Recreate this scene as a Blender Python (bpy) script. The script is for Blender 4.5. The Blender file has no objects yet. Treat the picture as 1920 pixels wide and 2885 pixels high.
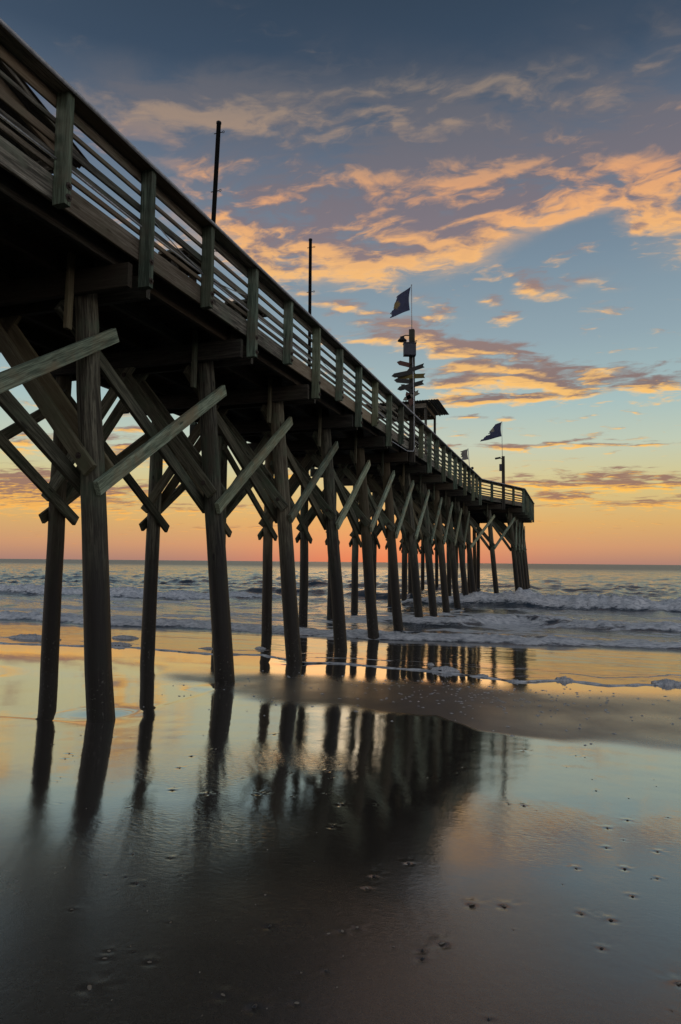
import bpy, math, random
import numpy as np
from mathutils import Vector, Matrix

random.seed(7)
rng = np.random.default_rng(11)
SC = bpy.context.scene
COL = SC.collection

# ------------------------------------------------------------------ camera
EYE = 2.2                       # metres above mean sea level
HEAD, PITCH, ROLL = 0.3279, 0.0734, 0.0093
cd = bpy.data.cameras.new('camera')
cd.sensor_fit = 'HORIZONTAL'; cd.sensor_width = 36.0; cd.lens = 35.88
cd.clip_start = 0.05; cd.clip_end = 120000
cam = bpy.data.objects.new('camera', cd); COL.objects.link(cam)
ch, sh, cp, sp = math.cos(HEAD), math.sin(HEAD), math.cos(PITCH), math.sin(PITCH)
def _w(v): return Vector((v[0]*ch - v[1]*sh, v[0]*sh + v[1]*ch, v[2]))
F = _w((0, cp, sp)); U0 = _w((0, -sp, cp)); R0 = _w((1, 0, 0))
R = R0*math.cos(ROLL) + U0*math.sin(ROLL); U = U0*math.cos(ROLL) - R0*math.sin(ROLL)
M = Matrix((R, U, -F)).transposed().to_4x4(); M.translation = (0, 0, EYE)
cam.matrix_world = M
SC.camera = cam

# ------------------------------------------------------------------ view / exposure
SC.view_settings.view_transform = 'Standard'
SC.view_settings.look = 'None'
SC.view_settings.exposure = 0.0
SC.view_settings.gamma = 1.0
SC.view_settings.use_curve_mapping = False
SC.cycles.use_denoising = True
SC.cycles.max_bounces = 4
SC.cycles.diffuse_bounces = 2
SC.cycles.glossy_bounces = 3
SC.cycles.caustics_reflective = False
SC.cycles.caustics_refractive = False

# ------------------------------------------------------------------ node helpers
class NT:
    def __init__(s, tree): s.t = tree; s.n = tree.nodes; s.l = tree.links
    def new(s, typ, **kw):
        n = s.n.new(typ)
        for k, v in kw.items(): setattr(n, k, v)
        return n
    def link(s, a, b): s.l.new(a, b)
    def put(s, sock, v):
        if v is None: return
        if isinstance(v, bpy.types.NodeSocket): s.link(v, sock)
        else: sock.default_value = v
    def math(s, op, a, b=None, c=None, clamp=False):
        n = s.new('ShaderNodeMath', operation=op); n.use_clamp = clamp
        s.put(n.inputs[0], a); s.put(n.inputs[1], b); s.put(n.inputs[2], c)
        return n.outputs[0]
    def vmath(s, op, a, b=None, out=0):
        n = s.new('ShaderNodeVectorMath', operation=op)
        s.put(n.inputs[0], a); s.put(n.inputs[1], b)
        return n.outputs[out]
    def scale(s, v, f):
        n = s.new('ShaderNodeVectorMath', operation='SCALE')
        s.put(n.inputs[0], v); s.put(n.inputs['Scale'], f); return n.outputs[0]
    def comb(s, x, y, z):
        n = s.new('ShaderNodeCombineXYZ'); s.put(n.inputs[0], x); s.put(n.inputs[1], y); s.put(n.inputs[2], z); return n.outputs[0]
    def sep(s, v):
        n = s.new('ShaderNodeSeparateXYZ'); s.put(n.inputs[0], v); return n.outputs
    def mix(s, f, a, b, blend='MIX'):
        n = s.new('ShaderNodeMix', data_type='RGBA', blend_type=blend)
        s.put(n.inputs[0], f); s.put(n.inputs[6], col(a)); s.put(n.inputs[7], col(b)); return n.outputs[2]
    def fmix(s, f, a, b):
        n = s.new('ShaderNodeMix', data_type='FLOAT'); s.put(n.inputs[0], f); s.put(n.inputs[2], a); s.put(n.inputs[3], b); return n.outputs[0]
    def noise(s, vec, scale, detail=4, rough=.55, dist=0, out='Fac'):
        n = s.new('ShaderNodeTexNoise'); s.put(n.inputs['Vector'], vec)
        n.inputs['Scale'].default_value = scale; n.inputs['Detail'].default_value = detail
        n.inputs['Roughness'].default_value = rough; n.inputs['Distortion'].default_value = dist
        return n.outputs[out]
    def smooth(s, v, a, b, o0=0., o1=1.):
        n = s.new('ShaderNodeMapRange', interpolation_type='SMOOTHSTEP')
        s.put(n.inputs[0], v); s.put(n.inputs[1], a); s.put(n.inputs[2], b); s.put(n.inputs[3], o0); s.put(n.inputs[4], o1)
        return n.outputs[0]
    def ramp(s, v, stops, interp='LINEAR'):
        n = s.new('ShaderNodeValToRGB'); s.put(n.inputs[0], v)
        e = n.color_ramp; e.interpolation = interp
        while len(e.elements) < len(stops): e.elements.new(.5)
        for el, (p, c) in zip(e.elements, stops): el.position = p; el.color = col(c)
        return n.outputs[0]
    def mapping(s, v, loc=(0,0,0), rot=(0,0,0), scl=(1,1,1), typ='POINT'):
        n = s.new('ShaderNodeMapping', vector_type=typ); s.put(n.inputs[0], v)
        n.inputs[1].default_value = loc; n.inputs[2].default_value = rot; n.inputs[3].default_value = scl
        return n.outputs[0]
    def bump(s, h, strength=.3, dist=.01, normal=None):
        n = s.new('ShaderNodeBump'); n.inputs['Strength'].default_value = strength
        s.put(n.inputs['Distance'], dist); s.put(n.inputs['Height'], h); s.put(n.inputs['Normal'], normal); return n.outputs[0]
def col(c):
    return c if isinstance(c, bpy.types.NodeSocket) or len(c) == 4 else (*c, 1.0)
def srgb(r, g, b):
    f = lambda v: v/255/12.92 if v <= 10 else ((v/255+.055)/1.055)**2.4
    return (f(r), f(g), f(b))

# ------------------------------------------------------------------ sky
SUN_AZ, SUN_EL = -15.0, 1.2       # degrees, azimuth measured right of the pier's seaward direction
world = bpy.data.worlds.new('World'); SC.world = world; world.use_nodes = True
nt = NT(world.node_tree); nt.n.clear()
tc = nt.new('ShaderNodeTexCoord')
d = nt.vmath('NORMALIZE', tc.outputs['Generated'])
dx, dy, dz = nt.sep(d)
az = nt.math('MULTIPLY', nt.math('ARCTAN2', dx, dy), 57.29578)
el = nt.math('MULTIPLY', nt.math('ARCSINE', dz), 57.29578)
elc = nt.math('MAXIMUM', el, 0.0)
# clear-air gradient, sunward and opposite
elf = nt.math('DIVIDE', elc, 60.0)
sunw = nt.ramp(elf, [(0, srgb(163,124,112)), (.022, srgb(195,145,110)), (.055, srgb(208,166,106)), (.095, srgb(205,184,126)), (.12, srgb(200,192,146)),
                     (.16, srgb(184,195,176)), (.215, srgb(160,184,184)), (.30, srgb(138,159,169)), (.40, srgb(116,136,152)),
                     (.52, srgb(92,107,126)), (.62, srgb(56,73,93)), (.72, srgb(45,60,77)), (1, srgb(42,55,72))])
anti = nt.ramp(elf, [(0, srgb(172,170,174)), (.08, srgb(204,190,188)), (.2, srgb(204,200,202)), (.45, srgb(174,182,190)), (.7, srgb(118,132,148)), (1, srgb(42,55,72))])
sa, ca = math.sin(math.radians(SUN_AZ)), math.cos(math.radians(SUN_AZ))
toward = nt.math('ADD', nt.math('MULTIPLY', dx, sa), nt.math('MULTIPLY', dy, ca))
air = nt.mix(nt.smooth(toward, -.3, .75), anti, sunw)
# red glow where the sun is about to rise
daz = nt.math('DIVIDE', nt.math('SUBTRACT', az, SUN_AZ), 10.0)
gz = nt.math('EXPONENT', nt.math('MULTIPLY', nt.math('MULTIPLY', daz, daz), -1.0))
ge = nt.math('EXPONENT', nt.math('DIVIDE', elc, -2.6))
air = nt.mix(nt.math('MULTIPLY', nt.math('MULTIPLY', gz, ge), .62), air, srgb(236,112,62))
# cloud sheet, laid on a plane overhead
inv = nt.math('DIVIDE', 1.0, nt.math('ADD', nt.math('MAXIMUM', dz, 0.0), .09))
cpl = nt.comb(nt.math('MULTIPLY', dx, inv), nt.math('MULTIPLY', dy, inv), 0.0)
cpr = nt.mapping(cpl, rot=(0, 0, math.radians(-22)), scl=(.8, 1.15, 1))
warp = nt.noise(cpr, 3.0, 4, .6, out='Color')
wv = nt.scale(nt.vmath('SUBTRACT', warp, (.5, .5, .5)), .22)
cpw = nt.vmath('ADD', cpr, wv)
n1 = nt.noise(cpw, 7.0, 7, .57, .2)
shift = nt.vmath('ADD', cpw, (.0, .042, .0))
n2 = nt.noise(shift, 7.0, 7, .57, .2)
nbig = nt.noise(cpr, 1.15, 3, .5)
nfib = nt.noise(nt.mapping(cpw, rot=(0, 0, .55), scl=(9, 34, 1)), 1.0, 5, .62, .5)
# the cloud banks of that morning: azimuth, elevation, half width, half height (deg), slant, weight
BANKS = [(-32.9,34.9,10.84,2.3,5,1.0),(-20.1,35.3,15.98,2.17,-3,.85),(-8.6,34.0,5.13,.83,-11,.4),(-19.9,25.8,11.42,3.05,-3,.9),
 (-27.5,28.2,7.18,3.55,-13,.6),(-14.6,28.2,9.71,4.13,8,.6),(-10.9,30.6,7.6,2.63,2,.55),(-4.3,27.6,11.21,2.38,14,1.1),(3.9,29.0,6.83,2.06,4,1.0),
 (7.9,30.0,2.71,4.12,-4,.9),(5.5,26.9,2.06,1.57,18,.7),(-9.8,25.1,3.93,1.13,11,.8),(-3.5,31.6,10.5,2.58,2,.45),(6.0,32.5,4.51,2.51,4,.4),
 (-12.8,32.0,19.01,3.19,-2,.35),(-24.0,23.7,2.7,1.51,-19,.9),(-22.5,22.1,1.49,.66,-16,.7),(-2.4,22.0,1.93,1.01,-15,.95),(-5.6,20.9,1.61,.65,-18,.9),
 (-18.7,20.9,3.55,.47,-8,.9),(-12.4,21.5,3.0,.6,-13,.55),(-15.7,18.7,4.6,1.0,0,.7),(-16.5,19.9,4.6,.5,0,.5),(-10.5,20.2,2.22,.54,-2,.6),
 (-5.6,19.7,2.11,.74,7,.6),(-10.7,17.7,4.11,1.55,-16,1.0),(-3.9,16.0,4.87,2.06,-18,1.1),(-9.4,14.9,3.96,1.19,2,1.05),(.4,14.5,1.99,.99,-5,.8),
 (5.8,13.8,4.03,1.12,0,1.0),(3.3,15.4,2.88,.6,0,.55),(-5.5,13.3,6.65,.51,0,1.1),(1.1,22.1,2.66,.59,7,.6),(3.8,21.3,1.33,.37,-7,.6),(5.5,25.1,.69,.46,-9,.8),
 (-8.0,12.0,3.25,.35,-5,.7),(-3.8,9.6,7.0,.35,0,1.0),(4.5,9.3,3.72,.23,-2,.8),(3.8,7.2,4.65,.41,-2,.8),(2.8,6.3,9.6,.68,-2,1.15),(-.8,5.3,4.08,.49,-2,1.0),
 (6.2,4.7,3.6,.43,2,1.0),(-2.1,4.6,5.1,.22,0,.5),(-43.2,5.9,6.2,1.32,0,1.1),(-41.9,4.6,6.82,1.19,-2,1.0),(-35.5,9.1,4.08,.88,-2,1.0),(-43.9,9.0,3.6,1.16,-2,.8),
 (-36.5,8.0,3.06,.7,0,.8),(-33.7,5.6,3.75,.72,3,.8),(-29.8,4.3,5.76,.43,2,.7),(-23.8,7.7,3.33,1.08,0,.7),(-36.9,10.4,2.38,.48,0,.7),(-26.6,2.8,5.76,.25,2,.6),
 (-2,36.5,11,3.0,8,.55),(-14,38,9,2.2,-12,.4),(5,35,6,2.4,20,.5),(-22,31.5,14,2.2,0,.4),(16,27,9,5,10,.9),(28,33,12,5,-5,.8),(20,14,9,1.5,0,.9),(22,6,10,1,0,1.0),(36,8,9,1.2,2,.9),(-62,30,12,5,5,.9),(-58,12,9,1.8,0,.9),(-70,7,10,1.2,0,1.0),(-52,4.5,7,.9,0,.9)]
wel = nt.math('MULTIPLY', nt.math('ADD', elc, 2.0), .085)
pw = nt.sep(nt.vmath('SUBTRACT', nt.noise(cpr, 2.4, 5, .6, out='Color'), (.5, .5, .5)))
P = nt.comb(nt.math('ADD', az, nt.math('MULTIPLY', pw[0], nt.math('ADD', wel, 2.0))), nt.math('ADD', el, nt.math('MULTIPLY', pw[1], wel)), 0.0)
ST = (0, 0, 0)
for (a, e, rx, ry, ang, w) in BANKS:
    pq = nt.new('ShaderNodeVectorMath', operation='MULTIPLY_ADD')      # keeps the shader stack short: banks are summed one after another
    nt.put(pq.inputs[0], ST); pq.inputs[1].default_value = (1e-7, 1e-7, 0); nt.put(pq.inputs[2], P)
    m = nt.mapping(pq.outputs[0], (a, e, 0), (0, 0, math.radians(ang)), (rx*1.45, ry*1.45, 1), 'TEXTURE')
    g = nt.new('ShaderNodeTexGradient', gradient_type='SPHERICAL'); nt.link(m, g.inputs[0])
    yl = nt.math('MULTIPLY', nt.sep(m)[1], g.outputs['Fac'])
    va = nt.new('ShaderNodeVectorMath', operation='MULTIPLY_ADD')
    nt.put(va.inputs[0], nt.comb(g.outputs['Fac'], yl, 0.0)); va.inputs[1].default_value = (w, w, w); nt.put(va.inputs[2], ST)
    ST = va.outputs[0]
S, T, _ = nt.sep(ST)
T = nt.math('DIVIDE', T, nt.math('MAXIMUM', S, .15))
S = nt.math('MINIMUM', S, 1.15)
# everywhere else scattered cloud from the same large-scale pattern
infr = nt.math('MULTIPLY', nt.smooth(el, 40, 52), nt.smooth(nbig, .48, .7))
back = nt.math('MULTIPLY', nt.smooth(toward, .45, .1), nt.smooth(nbig, .45, .68))
S = nt.math('ADD', S, nt.math('MULTIPLY', nt.math('MAXIMUM', infr, back), .75))
amp = nt.smooth(el, 27, 35, 3.0, 1.7)
dens_in = nt.math('ADD', nt.math('MULTIPLY', S, .92), nt.math('MULTIPLY', nt.math('SUBTRACT', n1, .5), amp))
dens_in = nt.math('ADD', dens_in, nt.math('MULTIPLY', nt.math('SUBTRACT', nfib, .5), nt.smooth(el, 12, 24, .25, .85)))
dens = nt.smooth(dens_in, .20, nt.smooth(el, 10, 26, .85, 1.0))
veil = nt.math('MULTIPLY', nt.smooth(S, .03, .75), nt.smooth(el, 18, 27, .0, .68))
dens = nt.math('MAXIMUM', dens, nt.math('MULTIPLY', veil, nt.smooth(n1, .25, .6)))
thick = nt.smooth(dens_in, .5, 1.25)
lit = nt.smooth(nt.math('ADD', nt.math('MULTIPLY', nt.math('SUBTRACT', n1, n2), 4.2), nt.math('MULTIPLY', T, -1.8)), -.24, .72)
lit = nt.math('MULTIPLY', lit, nt.math('SUBTRACT', 1.0, nt.math('MULTIPLY', thick, .25)))
elc2 = nt.math('DIVIDE', elc, 45.0)
litc = nt.ramp(elc2, [(0, srgb(250,158,70)), (.13, srgb(255,190,78)), (.3, srgb(255,196,104)), (.52, srgb(255,192,112)), (.64, srgb(252,176,108)), (.73, srgb(176,146,120)), (.82, srgb(156,138,120)), (1, srgb(110,105,110))])
shdc = nt.ramp(elc2, [(0, srgb(150,104,84)), (.13, srgb(144,108,96)), (.3, srgb(126,104,102)), (.48, srgb(148,122,116)), (.60, srgb(122,112,120)), (.73, srgb(106,104,112)), (.82, srgb(98,98,104)), (1, srgb(62,72,86))])
cantic = nt.mix(.6, shdc, srgb(118,116,134))
cloudc = nt.mix(lit, shdc, litc)
cloudc = nt.mix(nt.smooth(toward, -.2, .7), cantic, cloudc)
dens = nt.math('MULTIPLY', dens, nt.ramp(elc2, [(0, (.0,)*3), (.05, (.55,)*3), (.12, (.95,)*3), (.6, (.93,)*3), (.75, (.8,)*3), (.9, (.55,)*3), (1, (.5,)*3)]))
skyc = nt.mix(dens, air, cloudc)
bgA = nt.new('ShaderNodeBackground'); nt.put(bgA.inputs[0], skyc); bgA.inputs[1].default_value = 1.06
st = nt.new('ShaderNodeTexSky'); st.sky_type = 'NISHITA'; st.sun_disc = False
st.sun_elevation = math.radians(SUN_EL); st.sun_rotation = math.radians(SUN_AZ)
st.air_density = 1.0; st.dust_density = 1.0
bgB = nt.new('ShaderNodeBackground'); nt.link(st.outputs[0], bgB.inputs[0]); bgB.inputs[1].default_value = 0.006
ads = nt.new('ShaderNodeAddShader'); nt.link(bgA.outputs[0], ads.inputs[0]); nt.link(bgB.outputs[0], ads.inputs[1])
wo = nt.new('ShaderNodeOutputWorld'); nt.link(ads.outputs[0], wo.inputs[0])

# ------------------------------------------------------------------ sun (barely up, seen through low cloud)
sl = bpy.data.lights.new('sun', 'SUN'); sl.energy = 0.05; sl.angle = math.radians(20); sl.color = (1, .55, .26)
so = bpy.data.objects.new('sun', sl); COL.objects.link(so)
sdir = Vector((math.sin(math.radians(SUN_AZ))*math.cos(math.radians(SUN_EL)), math.cos(math.radians(SUN_AZ))*math.cos(math.radians(SUN_EL)), math.sin(math.radians(SUN_EL))))
so.rotation_euler = sdir.to_track_quat('Z', 'Y').to_euler(); so.location = (-20, 70, 20)

# ------------------------------------------------------------------ object helpers
WM = {}
def link(name, me, parent=None, mw=None):
    o = bpy.data.objects.new(name, me); COL.objects.link(o)
    mw = mw if mw is not None else Matrix.Identity(4)
    WM[o.name] = mw
    if parent is not None:
        o.parent = parent
        o.matrix_local = WM[parent.name].inverted() @ mw
    else:
        o.matrix_local = mw
    return o
def thing(name, label, cat, loc, rotz=0, group=None):
    o = link(name, None, None, Matrix.Translation(loc) @ Matrix.Rotation(rotz, 4, 'Z'))
    tag(o, label, cat, group); return o
def tag(o, label, cat, group=None):
    o['label'] = label; o['category'] = cat
    if group: o['group'] = group
    return o
def mesh(name, v, f, mat=None, smooth=False):
    me = bpy.data.meshes.new(name); me.from_pydata([tuple(p) for p in v], [], f); me.update()
    if smooth: me.polygons.foreach_set('use_smooth', [True]*len(me.polygons))
    if mat: me.materials.append(mat)
    return me
def gridmesh(name, X, Y, Z, mat, attrs={}):
    r, c = X.shape
    me = bpy.data.meshes.new(name)
    co = np.stack([X, Y, Z], -1).astype(np.float32).reshape(-1)
    me.vertices.add(r*c); me.vertices.foreach_set('co', co)
    i = np.arange(r*c).reshape(r, c)
    q = np.stack([i[:-1, :-1], i[:-1, 1:], i[1:, 1:], i[1:, :-1]], -1).reshape(-1).astype(np.int32)
    n = (r-1)*(c-1)
    me.loops.add(n*4); me.loops.foreach_set('vertex_index', q)
    me.polygons.add(n); me.polygons.foreach_set('loop_start', np.arange(0, n*4, 4, dtype=np.int32))
    me.polygons.foreach_set('use_smooth', np.ones(n, dtype=bool))
    me.update(calc_edges=True)
    for k, a in attrs.items():
        at = me.attributes.new(k, 'FLOAT', 'POINT'); at.data.foreach_set('value', a.astype(np.float32).reshape(-1))
    me.materials.append(mat)
    return me
CACHE = {}
def beam_mesh(L, w, h, mat, ch=.006):
    key = (round(L, 2), w, h, mat.name)
    if key in CACHE: return CACHE[key]
    L = key[0]; a, b = w/2, h/2; c = min(ch, a*.4, b*.4)
    sec = [(-a+c, -b), (a-c, -b), (a, -b+c), (a, b-c), (a-c, b), (-a+c, b), (-a, b-c), (-a, -b+c)]
    v = [(x, p[0], p[1]) for x in (-L/2, L/2) for p in sec]
    f = [tuple(range(7, -1, -1)), tuple(range(8, 16))] + [(i, (i+1) % 8, 8+(i+1) % 8, 8+i) for i in range(8)]
    CACHE[key] = mesh('timber', v, f, mat); return CACHE[key]
def frame(p0, p1, up=(0, 0, 1)):
    p0, p1 = Vector(p0), Vector(p1); x = (p1-p0).normalized(); u = Vector(up)
    y = u.cross(x)
    if y.length < 1e-4: y = Vector((0, 1, 0)).cross(x)
    y.normalize(); z = x.cross(y)
    m = Matrix((x, y, z)).transposed().to_4x4(); m.translation = (p0+p1)/2
    return m, (p1-p0).length
def beam(name, p0, p1, w, h, mat, parent, up=(0, 0, 1), twist=0):
    m, L = frame(p0, p1, up)
    if twist: m = m @ Matrix.Rotation(twist, 4, 'X')
    return link(name, beam_mesh(L, w, h, mat), parent, m)
def lathe(prof, n=14, cap=True):
    v = []; f = []
    for r, z in prof:
        for k in range(n): v.append((r*math.cos(2*math.pi*k/n), r*math.sin(2*math.pi*k/n), z))
    for j in range(len(prof)-1):
        for k in range(n): f.append((j*n+k, j*n+(k+1) % n, (j+1)*n+(k+1) % n, (j+1)*n+k))
    if cap: f += [tuple(range(n-1, -1, -1)), tuple(range((len(prof)-1)*n, len(prof)*n))]
    return v, f
def tube(pts, r, n=8):
    pts = [Vector(p) for p in pts]; v = []; f = []
    for i, p in enumerate(pts):
        t = (pts[min(i+1, len(pts)-1)]-pts[max(i-1, 0)]).normalized()
        a = t.cross(Vector((0, 0, 1)))
        if a.length < 1e-3: a = Vector((1, 0, 0))
        a.normalize(); b = t.cross(a)
        for k in range(n):
            q = p + (a*math.cos(2*math.pi*k/n)+b*math.sin(2*math.pi*k/n))*r; v.append(q)
    for i in range(len(pts)-1):
        for k in range(n): f.append((i*n+k, i*n+(k+1) % n, (i+1)*n+(k+1) % n, (i+1)*n+k))
    f += [tuple(range(n-1, -1, -1)), tuple(range((len(pts)-1)*n, len(pts)*n))]
    return v, f
def tube_obj(name, pts, r, mat, parent, n=8):
    c = sum((Vector(p) for p in pts), Vector())/len(pts)
    v, f = tube([Vector(p)-c for p in pts], r, n)
    return link(name, mesh(name, v, f, mat, True), parent, Matrix.Translation(c))

# value noise for terrain and sea
_LAT = rng.random((256, 256))
def vnoise(x, y):
    xi = np.floor(x).astype(int); yi = np.floor(y).astype(int); fx = x-xi; fy = y-yi
    fx = fx*fx*fx*(fx*(fx*6-15)+10); fy = fy*fy*fy*(fy*(fy*6-15)+10)
    g = lambda a, b: _LAT[a & 255, b & 255]
    return (g(xi, yi)*(1-fx)+g(xi+1, yi)*fx)*(1-fy)+(g(xi, yi+1)*(1-fx)+g(xi+1, yi+1)*fx)*fy
def fbm(x, y, o=4, gain=.5):
    s = 0; a = 1; t = 0
    for k in range(o):
        s = s+a*vnoise(x*2**k+17.3*k, y*2**k+9.1*k); t += a; a *= gain
    return s/t
def sstep(v, a, b):
    t = np.clip((v-a)/(b-a), 0, 1); return t*t*(3-2*t)

# ------------------------------------------------------------------ materials
def new_mat(name):
    m = bpy.data.materials.new(name); m.use_nodes = True
    t = NT(m.node_tree); b = t.n['Principled BSDF']; return m, t, b
def wood(name, light, dark, tint=None, rough=.8, grain=1.0, tide=False):
    m, t, b = new_mat(name)
    c = t.new('ShaderNodeTexCoord'); oi = t.new('ShaderNodeObjectInfo')
    off = t.scale(t.comb(oi.outputs['Random'], oi.outputs['Random'], oi.outputs['Random']), 37.0)
    v = t.vmath('ADD', c.outputs['Object'], off)
    g = t.noise(t.mapping(v, scl=(.55*grain, 11, 11)), 1.6, 6, .68, .8)
    fine = t.noise(t.mapping(v, scl=(2.2, 52, 52)), 1.5, 4, .65)
    blot = t.noise(v, 2.2, 4, .6)
    vo = t.new('ShaderNodeTexVoronoi'); t.link(t.mapping(v, scl=(1.6, 6, 6)), vo.inputs['Vector']); vo.inputs['Scale'].default_value = 1.0
    knot = t.smooth(vo.outputs['Distance'], .05, .16)
    cc = t.mix(t.smooth(g, .36, .64), dark, light)
    cc = t.mix(t.math('MULTIPLY', t.smooth(fine, .56, .40), .7), cc, tuple(x*.35 for x in dark))
    if tint: cc = t.mix(t.math('MULTIPLY', t.smooth(blot, .45, .7), .75), cc, tint)
    cc = t.mix(t.smooth(knot, 1, 0), cc, tuple(x*.4 for x in dark))
    rn2 = t.math('FRACT', t.math('MULTIPLY', oi.outputs['Random'], 7.31))
    cc = t.mix(t.math('MULTIPLY', t.smooth(rn2, .45, 1.0), .55), cc, tuple(x*y for x, y in zip(light, (.80, .62, .46))))
    val = t.math('ADD', t.math('MULTIPLY', oi.outputs['Random'], .75), .62)
    hsv = t.new('ShaderNodeHueSaturation'); t.link(cc, hsv.inputs['Color']); t.link(val, hsv.inputs['Value']); cc = hsv.outputs[0]
    rg = rough
    if tide:
        geo = t.new('ShaderNodeNewGeometry'); z = t.sep(geo.outputs['Position'])[2]
        st_ = t.noise(t.mapping(geo.outputs['Position'], scl=(6, 6, 1.2)), 1.0, 4, .6)
        lvl = t.math('ADD', z, t.math('MULTIPLY', t.math('SUBTRACT', st_, .5), 1.4))
        wetm = t.smooth(lvl, 3.5, 1.5)
        cc = t.mix(t.math('MULTIPLY', wetm, .93), cc, (.014, .012, .010))
        barn = t.noise(geo.outputs['Position'], 22, 3, .7)
        bm = t.math('MULTIPLY', t.smooth(barn, .60, .68), t.smooth(lvl, 1.1, .35))
        cc = t.mix(t.math('MULTIPLY', bm, .8), cc, (.20, .19, .165))
        rust = t.noise(t.mapping(v, scl=(.5, 3, 3)), 1.5, 3, .5)
        cc = t.mix(t.math('MULTIPLY', t.smooth(rust, .55, .75), .5), cc, (.055, .03, .02))
        rg = t.fmix(wetm, rough, .45)
    t.put(b.inputs['Base Color'], cc); t.put(b.inputs['Roughness'], rg)
    h = t.math('ADD', t.math('MULTIPLY', g, .6), t.math('MULTIPLY', fine, .5))
    h = t.math('ADD', h, t.math('MULTIPLY', knot, .25))
    t.put(b.inputs['Normal'], t.bump(h, .8, .005))
    b.inputs['Specular IOR Level'].default_value = .3
    return m
W_RAIL = wood('weathered_rail_wood', (.34, .31, .25), (.085, .078, .062), (.17, .20, .145))
W_POST = wood('green_treated_post_wood', (.27, .345, .25), (.095, .13, .09), (.17, .155, .11))
W_FASC = wood('grey_fascia_wood', (.44, .40, .32), (.10, .09, .07), (.21, .23, .165))
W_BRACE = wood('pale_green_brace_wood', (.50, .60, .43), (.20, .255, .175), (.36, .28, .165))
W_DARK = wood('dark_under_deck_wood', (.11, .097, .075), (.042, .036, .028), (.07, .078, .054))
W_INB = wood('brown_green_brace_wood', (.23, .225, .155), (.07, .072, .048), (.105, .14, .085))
W_PILE = wood('round_pile_wood', (.25, .235, .165), (.045, .040, .030), (.11, .15, .095), grain=.6, tide=True)
def plain(name, c, rough=.6, metal=0., nz=.25, scale=14):
    m, t, b = new_mat(name); co = t.new('ShaderNodeTexCoord')
    n = t.noise(co.outputs['Object'], scale, 5, .65)
    t.put(b.inputs['Base Color'], t.mix(t.math('MULTIPLY', t.smooth(n, .4, .7), nz*2), c, tuple(x*.45 for x in c)))
    t.put(b.inputs['Roughness'], t.fmix(n, rough*.8, min(1, rough*1.3))); b.inputs['Metallic'].default_value = metal
    t.put(b.inputs['Normal'], t.bump(n, .2, .003)); return m
M_PIPE = plain('galvanised_pipe', (.58, .59, .60), .4, .25)
M_CABLE = plain('grey_cable_sheath', (.5, .5, .48), .5)
M_DARKMETAL = plain('dark_painted_metal', (.028, .028, .03), .5, .3)
M_BOLT = plain('rusty_bolt_steel', (.10, .075, .06), .65, .5, .4, 60)
M_BOX = plain('dark_box_paint', (.05, .052, .07), .5)
M_TIN = plain('weathered_roof_metal', (.16, .15, .14), .5, .4)
M_SIGN = plain('faded_sign_wood', (.045, .043, .038), .75)
M_SIGN2 = plain('mustard_sign_wood', (.16, .12, .03), .75)
M_SIGN3 = plain('brown_red_sign_wood', (.13, .06, .045), .75)
M_SHELL = plain('shell_chip', (.30, .26, .21), .35)
M_SHELLD = plain('dark_shell_chip', (.045, .045, .05), .3)
m, t, b = new_mat('sea_foam_white'); M_FOAM = m
co = t.new('ShaderNodeTexCoord'); n = t.noise(co.outputs['Object'], 40, 4, .7)
t.put(b.inputs['Base Color'], t.mix(t.smooth(n, .35, .65), (.45, .45, .47), (.88, .87, .85))); b.inputs['Roughness'].default_value = .55
t.put(b.inputs['Normal'], t.bump(n, .7, .02))
def flagmat(name, base, patch, spot):
    m, t, b = new_mat(name); co = t.new('ShaderNodeTexCoord'); x, y, z = t.sep(co.outputs['Object'])
    dd = t.vmath('LENGTH', t.vmath('SUBTRACT', t.comb(x, 0.0, z), spot), out='Value')
    nn = t.noise(co.outputs['Object'], 9, 4, .7)
    k = t.smooth(t.math('ADD', dd, t.math('MULTIPLY', t.math('SUBTRACT', nn, .5), .35)), .16, .10)
    cc = t.mix(k, base, patch)
    t.put(b.inputs['Base Color'], t.mix(t.smooth(nn, .4, .7), cc, t.mix(.5, cc, (.02, .02, .02))))
    b.inputs['Roughness'].default_value = .85
    tr = t.new('ShaderNodeBsdfTranslucent'); t.put(tr.inputs[0], cc)
    mx = t.new('ShaderNodeMixShader'); mx.inputs[0].default_value = .45
    t.link(b.outputs[0], mx.inputs[1]); t.link(tr.outputs[0], mx.inputs[2])
    t.link(mx.outputs[0], t.n['Material Output'].inputs[0]); return m

# sand: wet attribute 0 = drained and dull, 1 = standing film of water
m, t, b = new_mat('wet_beach_sand'); M_SAND = m
geo = t.new('ShaderNodeNewGeometry'); pos = geo.outputs['Position']
at = t.new('ShaderNodeAttribute', attribute_name='wet'); wet = at.outputs['Fac']
ar = t.new('ShaderNodeAttribute', attribute_name='ripple'); rip = ar.outputs['Fac']
n_l = t.noise(pos, 1.3, 4, .55); n_f = t.noise(pos, 420, 2, .6); n_m = t.noise(pos, 22, 4, .6)
base = t.mix(n_l, (.040, .033, .027), (.056, .047, .038))
base = t.mix(t.math('MULTIPLY', t.smooth(n_f, .55, .75), .4), base, (.11, .096, .082))
n_g = t.noise(pos, 130, 3, .7)
base = t.mix(t.math('MULTIPLY', t.smooth(n_g, .45, .7), .6), base, (.115, .099, .084))
base = t.mix(t.smooth(wet, .45, .0), base, (.105, .090, .081))
t.put(b.inputs['Base Color'], base)
rgh = t.ramp(wet, [(0, (.46,)*3), (.35, (.26,)*3), (.7, (.10,)*3), (1, (.03,)*3)])
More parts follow.
